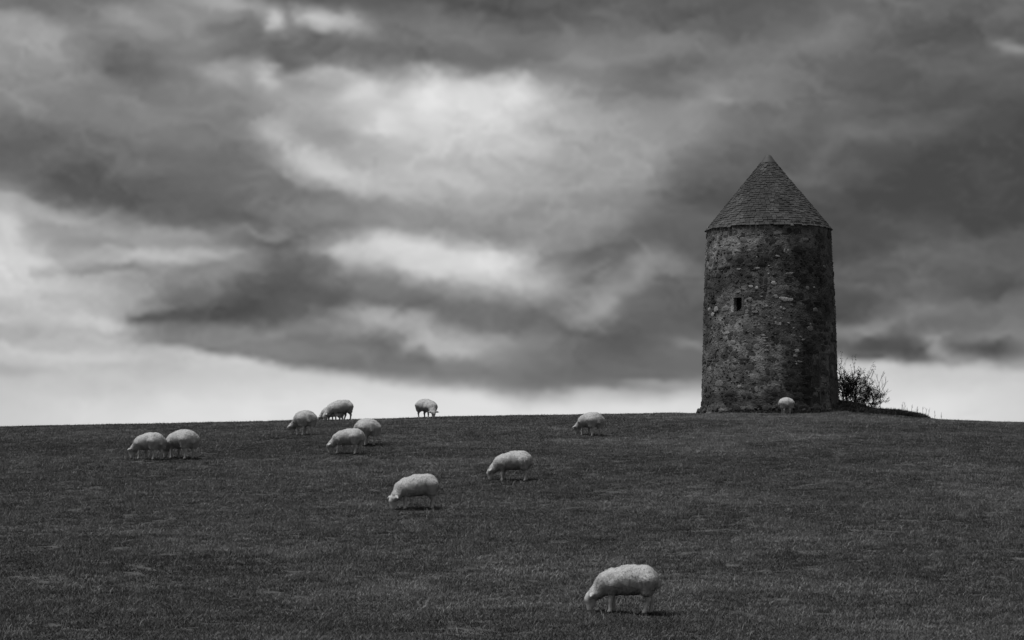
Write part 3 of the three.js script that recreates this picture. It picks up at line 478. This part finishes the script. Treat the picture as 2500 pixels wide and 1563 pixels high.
// ------------------------------------------------------------------ sheep
function surfaceNets(f, lo, hi, cell) {
  const nx = Math.ceil((hi[0] - lo[0]) / cell) + 1, ny = Math.ceil((hi[1] - lo[1]) / cell) + 1, nz = Math.ceil((hi[2] - lo[2]) / cell) + 1, F = new Float32Array(nx * ny * nz);
  for (let k = 0, i = 0; k < nz; k++) for (let j = 0; j < ny; j++) for (let l = 0; l < nx; l++, i++) F[i] = f(lo[0] + l * cell, lo[1] + j * cell, lo[2] + k * cell);
  const id = new Int32Array(nx * ny * nz).fill(-1), pos = [], idx = [], sy = nx, sz = nx * ny, off = [0, 1, sy, sy + 1, sz, sz + 1, sz + sy, sz + sy + 1], E = [[0, 1], [2, 3], [4, 5], [6, 7], [0, 2], [1, 3], [4, 6], [5, 7], [0, 4], [1, 5], [2, 6], [3, 7]];
  for (let k = 0; k < nz - 1; k++) for (let j = 0; j < ny - 1; j++) for (let l = 0; l < nx - 1; l++) {
    const b = k * sz + j * sy + l; let m = 0; for (let c = 0; c < 8; c++) if (F[b + off[c]] < 0) m |= 1 << c; if (!m || m === 255) continue;
    let x = 0, y = 0, z = 0, n = 0;
    for (const [p, q] of E) if (((m >> p) & 1) !== ((m >> q) & 1)) { const a = F[b + off[p]], t = a / (a - F[b + off[q]]); x += (p & 1) + t * ((q & 1) - (p & 1)); y += ((p >> 1) & 1) + t * (((q >> 1) & 1) - ((p >> 1) & 1)); z += (p >> 2) + t * ((q >> 2) - (p >> 2)); n++; }
    id[b] = pos.length / 3; pos.push(lo[0] + (l + x / n) * cell, lo[1] + (j + y / n) * cell, lo[2] + (k + z / n) * cell);
  }
  const quad = (a, b, c, d, flip) => { flip ? idx.push(a, b, c, a, c, d) : idx.push(a, c, b, a, d, c); };
  for (let k = 1; k < nz - 1; k++) for (let j = 1; j < ny - 1; j++) for (let l = 1; l < nx - 1; l++) {
    const b = k * sz + j * sy + l, in0 = F[b] < 0;
    if (in0 !== F[b + 1] < 0) quad(id[b], id[b - sy], id[b - sy - sz], id[b - sz], !in0);
    if (in0 !== F[b + sy] < 0) quad(id[b], id[b - sz], id[b - sz - 1], id[b - 1], !in0);
    if (in0 !== F[b + sz] < 0) quad(id[b], id[b - 1], id[b - 1 - sy], id[b - sy], !in0);
  }
  return { pos, idx };
}
const smin = (a, b, k) => { const h = Math.max(k - Math.abs(a - b), 0) / k; return Math.min(a, b) - h * h * k * 0.25; };
const bodyMat = mat(1, { vertexColors: true, roughness: 0.95 }), fleeceMat = mat(1, { vertexColors: true, roughness: 0.95, side: THREE.DoubleSide }), eyeMat = mat(0.012, { roughness: 0.25 });
// pose: steps of the four legs (near = +z when facing -x ... local), head turn, head drop, fat
function makeSheep(label, o) {
  const r = rng(o.seed), yaw = o.yaw ?? 0, up = o.up ?? 0, fl = o.left ?? 0, fr = o.right ?? 0, hl = o.hindLeft ?? 0, hr = o.hindRight ?? 0, zs = 1.28 * (o.fat ?? 1);
  const turn = (x, y, z, t) => { const a = yaw * t, dx = x - 0.26; return [0.26 + dx * Math.cos(a) - z * Math.sin(a), y + up * t, z * Math.cos(a) + dx * Math.sin(a)]; };
  const n1 = turn(0.34, 0.42, 0, 0.3), n2 = turn(0.48, 0.295, 0, 0.8), poll = turn(0.575, 0.225, 0, 1), brow = turn(0.60, 0.19, 0, 1), nose = turn(0.585, 0.052, 0, 1), chin = turn(0.54, 0.13, 0, 1);
  const XS = 0.85, wool = [], skin = [], C = (L, a0, b0, ra, rb, w) => { const a = [a0[0] * XS, a0[1], a0[2]], b = [b0[0] * XS, b0[1], b0[2]]; L.push([a[0], a[1], a[2], b[0] - a[0], b[1] - a[1], b[2] - a[2], ra, rb, w, 1 / ((b[0] - a[0]) ** 2 + (b[1] - a[1]) ** 2 + (b[2] - a[2]) ** 2)]); };
  C(wool, [-0.31, 0.513, 0], [-0.06, 0.490, 0], 0.202, 0.205); C(wool, [-0.06, 0.490, 0], [0.21, 0.450, 0], 0.205, 0.184);
  C(wool, [-0.34, 0.475, 0], [-0.12, 0.455, 0], 0.175, 0.16); C(wool, [0.21, 0.445, 0], n1, 0.18, 0.138); C(wool, n1, n2, 0.138, 0.092); C(wool, n2, poll, 0.092, 0.066);
  for (const [s, h] of [[-1, hl], [1, hr]]) C(wool, [-0.385, 0.475, s * 0.10], [-0.39 + h * 0.3, 0.335, s * 0.112], 0.135, 0.085);
  for (const [s, h] of [[-1, fl], [1, fr]]) C(wool, [0.20, 0.40, s * 0.095], [0.21 + h * 0.3, 0.31, s * 0.1], 0.10, 0.048);
  C(wool, [-0.50, 0.56, 0], [-0.555, 0.42, 0.004], 0.035, 0.036);
  for (const [s, h] of [[-1, fl], [1, fr]]) { const k = [0.225 + h * 0.5, 0.185, s * 0.11], e = [0.22 + h, 0.045 + Math.max(0, h) * 0.05, s * 0.105]; C(skin, [0.215 + h * 0.2, 0.30, s * 0.112], k, 0.048, 0.031); C(skin, k, e, 0.029, 0.022); C(skin, e, [e[0] + 0.022, 0.012, e[2]], 0.027, 0.03, 1); }
  for (const [s, h] of [[-1, hl], [1, hr]]) { const k = [-0.44 + h * 0.6, 0.215, s * 0.125], e = [-0.40 + h, 0.05, s * 0.12]; C(skin, [-0.37 + h * 0.3, 0.32, s * 0.13], k, 0.07, 0.034); C(skin, k, e, 0.032, 0.024); C(skin, e, [e[0] + 0.024, 0.012, e[2]], 0.027, 0.03, 1); }
  C(skin, poll, brow, 0.08, 0.07); C(skin, brow, nose, 0.066, 0.04); C(skin, poll, chin, 0.076, 0.052); C(skin, chin, nose, 0.044, 0.028);
  const ear = []; for (const s of [-1, 1]) { const a = turn(0.56, 0.245, s * 0.055, 1), m = turn(0.57, 0.258, s * 0.14, 1), b = turn(0.59, 0.238, s * 0.215, 1); C(ear, a, m, 0.022, 0.034); C(ear, m, b, 0.034, 0.01); }
  const dist = (c, x, y, z) => { const px = x - c[0], py = y - c[1], pz = z - c[2], t = clamp((px * c[3] + py * c[4] + pz * c[5]) * c[9], 0, 1), qx = px - t * c[3], qy = py - t * c[4], qz = pz - t * c[5]; return Math.sqrt(qx * qx + qy * qy + qz * qz) - mix(c[6], c[7], t); };
  const parts = (x, y, z) => {
    let w = 9, s = 9; const zw = z / zs;
    for (const c of wool) w = smin(w, dist(c, x, y, zw), 0.055);
    if (w < 0.05 && w > -0.06) { const q = 60; w -= 0.010 * (n3(x * q * 0.5 + o.seed, y * q * 0.13, z * q * 0.5) - 0.45) + 0.014 * (n3(x * 15, y * 6, z * 13 + o.seed) - 0.5) + 0.008 * (n3(x * 5 + o.seed, y * 5, z * 5) - 0.5); }
    for (const c of skin) s = smin(s, dist(c, x, y, z), 0.02);
    for (const c of ear) s = smin(s, dist(c, x, y, z), 0.012);
    return [w, s];
  };
  const f = (x, y, z) => { const [w, s] = parts(x, y, z); return smin(w, s, 0.02); };
  const { pos, idx } = surfaceNets(f, [-0.66, -0.03, -0.5], [0.76, 0.8, 0.5], o.cell), col = [], woolly = [];
  for (let i = 0; i < pos.length; i += 3) {
    const [w, s] = parts(pos[i], pos[i + 1], pos[i + 2]), k = sstep(-0.012, 0.012, s - w), grime = sstep(0.6, 0.8, fbm(pos[i] * 6 + o.seed, pos[i + 1] * 6, pos[i + 2] * 6, 3));
    const hoof = pos[i + 1] < 0.032 ? 1 : 0, v = hoof ? 0.04 : mix(0.54, 0.46 - 0.14 * grime, k) * (0.88 + 0.24 * n3(pos[i] * 40, pos[i + 1] * 24, pos[i + 2] * 40));
    col.push(v, v, v); if (k > 0.9) woolly.push(i);
  }
  const g = new THREE.Group(), bg = geo(pos, idx, col), nor = bg.attributes.normal;
  add(new THREE.Mesh(bg, bodyMat), 'body', g);
  const lp = [], li = [], lc = [], ln = [], tl = V();
  for (let k = 0; k < o.locks; k++) {                                 // locks of wool hanging over one another
    const i = woolly[Math.floor(r() * woolly.length)], j = i / 3, n = V(nor.getX(j), nor.getY(j), nor.getZ(j)), p = V(pos[i], pos[i + 1], pos[i + 2]).add(V(r() - 0.5, r() - 0.5, r() - 0.5).multiplyScalar(0.01)).addScaledVector(n, -0.006);
    const hang = V(0, -1, 0).addScaledVector(V(-1, 0, 0), 0.25).addScaledVector(n, n.y).normalize(), dir = n.clone().multiplyScalar(0.55 + r() * 0.5).addScaledVector(hang, 0.7 + r() * 0.4).add(V(r() - 0.5, r() - 0.5, r() - 0.5).multiplyScalar(0.7)).normalize();
    const len = (0.018 + r() * 0.026) * o.lock, side = V().crossVectors(dir, n).normalize().multiplyScalar((0.004 + r() * 0.005) * o.lock), a = p.clone().addScaledVector(dir, len * 0.55).addScaledVector(n, 0.004), b = a.clone().addScaledVector(dir, len * 0.45).add(V(0, -len * 0.2, 0)), q = lp.length / 3, c = (0.335 + r() * 0.19) * (n3(p.x * 30, p.y * 9, p.z * 30) < 0.16 ? 0.6 : 1); tl.set(r() - 0.5, r() - 0.5, r() - 0.5).multiplyScalar(0.9);
    for (const e of [p.clone().sub(side), p.clone().add(side), a.clone().sub(side.clone().multiplyScalar(0.8)), a.clone().add(side.clone().multiplyScalar(0.8)), b]) { lp.push(e.x, e.y, e.z); lc.push(c, c, c); ln.push(n.x + (tl.x), n.y + tl.y, n.z + tl.z); }
    li.push(q, q + 1, q + 2, q + 1, q + 3, q + 2, q + 2, q + 3, q + 4);
  }
  const fg = geo(lp, li, lc); fg.setAttribute('normal', new THREE.Float32BufferAttribute(ln, 3)); fg.normalizeNormals();
  add(new THREE.Mesh(fg, fleeceMat), 'fleece', g).userData.kind = 'stuff';
  for (const s of [-1, 1]) { const e = turn(0.605, 0.185, s * 0.062, 1), m = new THREE.Mesh(new THREE.SphereGeometry(0.0135, 10, 8), eyeMat); m.position.set(e[0] * XS, e[1], e[2]); add(m, 'eye', g); }
  // stand it on the hill
  const at = pick(o.px, o.py), d = at.d + (o.back ?? 0), x = (o.px - 1250) / FOC * d, a = o.a * D2R, sc = (o.tall * d / FOC) / 0.71, hx = Math.cos(a), hz = -Math.sin(a);
  const yf = ground(x + hx * 0.3, d - hz * 0.3), yb = ground(x - hx * 0.3, d + hz * 0.3);
  g.position.set(x, (yf + yb) / 2 + 0.004, -d); g.scale.setScalar(sc); g.rotation.order = 'YXZ'; g.rotation.y = a; g.rotateZ(Math.atan2(yf - yb, 0.6) * 0.8);
  add(g, 'sheep'); return tag(g, label, 'sheep', 'sheep grazing on the hill');
}
const B = { cell: 0.0115, locks: 9000, lock: 1 }, Mid = { cell: 0.014, locks: 5200, lock: 1.15 }, Far = { cell: 0.017, locks: 2600, lock: 1.35 };
const flock = [
  ['largest sheep, grazing alone nearest the camera at the bottom of the picture', { ...B, px: 1522, py: 1499, tall: 119, a: 176, yaw: -0.1, left: 0.02, right: -0.05, hindLeft: 0.05, hindRight: -0.05 }],
  ['sheep alone in mid-field with both pale ears spread and face towards the camera', { ...B, locks: 7000, px: 1014, py: 1245, tall: 86, a: 196, yaw: -0.35, left: 0.06, right: -0.02, hindLeft: 0.02, hindRight: -0.03 }],
  ['long flat-backed sheep seen side on, farther right and higher than the spread-eared one', { ...Mid, locks: 6000, px: 1248, py: 1177, tall: 74, a: 166, yaw: -0.25, left: 0.01, right: 0.03, hindLeft: -0.03, hindRight: 0.0 }],
  ['leftmost sheep of the flock, grazing with its head to the left', { ...Mid, px: 361, py: 1124, tall: 67, a: 143, yaw: -0.3, left: 0.04, right: -0.04, hindLeft: 0.02, hindRight: -0.02 }],
  ['sheep close behind the leftmost one, its face near that one\'s rump', { ...Mid, px: 440, py: 1122, tall: 72, a: 136, yaw: -0.2, hindRight: 0.03, left: 0.03 }],
  ['sheep seen from behind just under the skyline, left of the overlapping pair', { ...Mid, px: 741, py: 1065, tall: 62, a: 112, yaw: -0.65, left: 0.03, hindLeft: 0.02 }],
  ['paler sheep in front of the overlapping pair, hiding the other\'s head', { ...Mid, px: 847, py: 1110, tall: 63, a: 152, yaw: -0.5, left: 0.08, right: -0.06, hindRight: -0.02 }],
  ['greyer sheep at the back of the overlapping pair, rump to the camera', { ...Mid, px: 892, py: 1088, tall: 66, a: 112, yaw: -0.3, fat: 1.05 }],
  ['sheep standing tall on the skyline with legs apart and head hidden in the grass', { ...Far, px: 828, py: 1023, tall: 52, a: 214, yaw: 0.3, up: -0.02, hindLeft: -0.02, hindRight: 0.09, back: 0 }],
  ['half-hidden sheep behind the skyline, seen beneath and beside the tall one', { ...Far, px: 811, py: 1024, tall: 46, a: 160, yaw: -0.1, back: 11 }],
  ['sheep on the skyline facing right with its head down', { ...Far, px: 1044, py: 1017, tall: 49, a: -52, yaw: 0.3, left: 0.02, hindRight: -0.03 }],
  ['sheep between the mid-field and the tower, its back touching the skyline', { ...Mid, px: 1438, py: 1066, tall: 59, a: 122, yaw: -0.4, left: 0.05, right: -0.03 }],
  ['small sheep at the foot of the tower with its rump to the camera', { ...Far, px: 1918, py: 1013, tall: 42, a: 93, yaw: 0.45, fat: 1.08 }],
];
flock.forEach(([label, o], i) => makeSheep(label, { seed: 40 + i * 7, ...o }));

// ------------------------------------------------------------------ grass
function tuftGeo(seed, blades, spread, h0, h1, w, lean) {
  const r = rng(seed), pos = [], idx = [], col = [];
  for (let k = 0; k < blades; k++) {
    const a = r() * 6.28, q = Math.sqrt(r()) * spread, x = Math.cos(a) * q, z = Math.sin(a) * q, h = mix(h0, h1, r() * r()), b = r() * 6.28, l = h * lean * (0.3 + r()), f = r() * 6.28, ww = w * (0.6 + 0.8 * r()), wx = Math.cos(f) * ww, wz = Math.sin(f) * ww, o = pos.length / 3, c = 0.62 + r() * 0.76;
    const mx = x + Math.cos(b) * l * 0.35, mz = z + Math.sin(b) * l * 0.35, tx = x + Math.cos(b) * l, tz = z + Math.sin(b) * l;
    pos.push(x - wx, -0.015, z - wz, x + wx, -0.015, z + wz, mx - wx * 0.8, h * 0.6, mz - wz * 0.8, mx + wx * 0.8, h * 0.6, mz + wz * 0.8, tx, h, tz);
    for (let i = 0; i < 5; i++) col.push(c, c, c); idx.push(o, o + 1, o + 2, o + 1, o + 3, o + 2, o + 2, o + 3, o + 4);
  }
  return geo(pos, idx, col);
}
const UPV = V(0, 1, 0);
function scatter(name, geos, material, pts, parent) {
  geos.forEach((g, k) => {
    const mine = pts.filter((p, i) => i % geos.length === k), m = new THREE.InstancedMesh(g, material, mine.length), q = new THREE.Quaternion(), n = V(), y = new THREE.Quaternion(), mt = new THREE.Matrix4(), c = new THREE.Color();
    mine.forEach((p, i) => {
      const gx = (ground0(p.x + 0.3, p.d) - ground0(p.x - 0.3, p.d)) / 0.6, gd = (ground0(p.x, p.d + 0.3) - ground0(p.x, p.d - 0.3)) / 0.6;
      n.set(-gx * 0.6, 1, gd * 0.6).normalize(); q.setFromUnitVectors(UPV, n); y.setFromAxisAngle(UPV, p.turn); q.multiply(y);
      mt.compose(V(p.x, p.y ?? ground(p.x, p.d), -p.d), q, V(p.s, p.s * p.h, p.s)); m.setMatrixAt(i, mt); m.setColorAt(i, c.setRGB(p.c, p.c, p.c));
    });
    m.userData.kind = 'stuff'; add(m, name, parent);
  });
}
{
  const r = rng(5), turf = [], dry = [], rough = [];
  const N = 300000;
  while (turf.length < N) {
    const d = 31.5 + r() * 82, half = 0.215 * d + 2.2, x = (r() * 2 - 1) * half; if (r() > half / 27) continue;
    if (Math.hypot(x - TX, d - TD) < 2.9) continue;
    const big = fbm(x / 7, d / 7, 3, 3), midn = fbm(x / 1.1, d / 1.1, 12, 3), small = n3(x / 0.17, d / 0.2, 20), wornLit = sstep(0.42, 0.62, fbm(x / 3, d / 3, 71, 3) + 0.36 * Math.exp(-(((x - 9.5) / 6) ** 2) - ((d - 93) / 7) ** 2) - 0.1);  // random pale patches, plus light painted into the grass colour below the tower
    const hollow = 1 - sstep(0.26, 0.38, fbm(x / 0.5, d / 0.6, 33, 2)); if (r() < hollow * 0.75) continue;
    const c = 0.132 * (0.5 + midn) * (0.7 + 0.6 * big) * (0.55 + 0.9 * small) * (1 - 0.5 * hollow) * (0.75 + 0.5 * r()) * (1 + 0.4 * wornLit);
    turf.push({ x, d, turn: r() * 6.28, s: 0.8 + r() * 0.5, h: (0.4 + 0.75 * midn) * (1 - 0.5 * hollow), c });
  }
  while (turf.length < N + 5000) {                                      // taller tufts left standing along the brow
    const d = 95 + r() * 9, x = (r() * 2 - 1) * 25; if (Math.hypot(x - TX, d - TD) < 3.2 || r() > fbm(x / 1.2, d / 2, 81, 2) * 1.4 - 0.2) continue;
    turf.push({ x, d, turn: r() * 6.28, s: 1.1 + r() * 0.3, h: 0.65 + r() * 0.5, c: 0.06 + r() * 0.05 });
  }
  while (dry.length < 18000) {
    const d = 31.5 + r() * 82, half = 0.215 * d + 2.2, x = (r() * 2 - 1) * half; if (r() > half / 27) continue;
    if (Math.hypot(x - TX, d - TD) < 3) continue;
    const p = fbm(x / 2.2, d / 2.2, 51, 3) * 0.7 + 0.3 * fbm(x / 9, d / 9, 57, 2); if (r() > sstep(0.4, 0.66, p) + 0.05) continue;
    dry.push({ x, d, turn: r() * 6.28, s: 0.7 + r() * 0.5, h: 0.65 + r() * 0.45, c: 0.2 + r() * 0.26 });
  }
  while (rough.length < 2600) {                                       // rank growth on the bank and round the tower foot
    const bank = r() < 0.65, x = bank ? 8.5 + r() * 9 : TX + (r() * 2 - 1) * 3.6, d = bank ? 102 + r() * 2.4 : 100.2 + r() * 1.6;
    if (Math.hypot(x - TX, d - TD) < 2.93) continue; const b = bankShape(x, d) / 0.56; if (bank ? b < 0.18 + r() * 0.3 : Math.hypot(x - TX, d - TD) > 3.15 + r() * 0.25) continue;
    rough.push({ x, d, turn: r() * 6.28, s: 0.55 + r() * 0.55, h: 0.4 + r() * 0.6, c: 0.026 + Math.pow(r(), 3) * 0.08 });
  }
  const gm = mat(1, { vertexColors: true, roughness: 1, side: THREE.DoubleSide });
  const turfO = new THREE.Group(), dryO = new THREE.Group(), roughO = new THREE.Group();
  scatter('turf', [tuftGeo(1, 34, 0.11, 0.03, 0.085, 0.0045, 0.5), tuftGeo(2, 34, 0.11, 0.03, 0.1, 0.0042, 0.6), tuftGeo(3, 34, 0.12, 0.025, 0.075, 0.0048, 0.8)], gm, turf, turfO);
  scatter('dry_blades', [tuftGeo(4, 4, 0.12, 0.05, 0.2, 0.003, 0.5), tuftGeo(6, 7, 0.16, 0.04, 0.13, 0.0032, 0.6), tuftGeo(9, 3, 0.1, 0.06, 0.17, 0.003, 0.4)], gm, dry, dryO);
  scatter('growth', [tuftGeo(7, 60, 0.16, 0.08, 0.26, 0.008, 0.9), tuftGeo(8, 60, 0.18, 0.06, 0.2, 0.012, 1.4)], gm, rough, roughO);
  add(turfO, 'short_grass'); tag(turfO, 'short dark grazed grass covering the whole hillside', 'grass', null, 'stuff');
  add(dryO, 'dry_grass'); tag(dryO, 'pale dry grass blades scattered in patches over the turf', 'dry grass', null, 'stuff');
  add(roughO, 'rough_growth'); tag(roughO, 'rank dark growth along the bank and the tower foot', 'rough vegetation', null, 'stuff');
}
renderer.render(scene, camera);
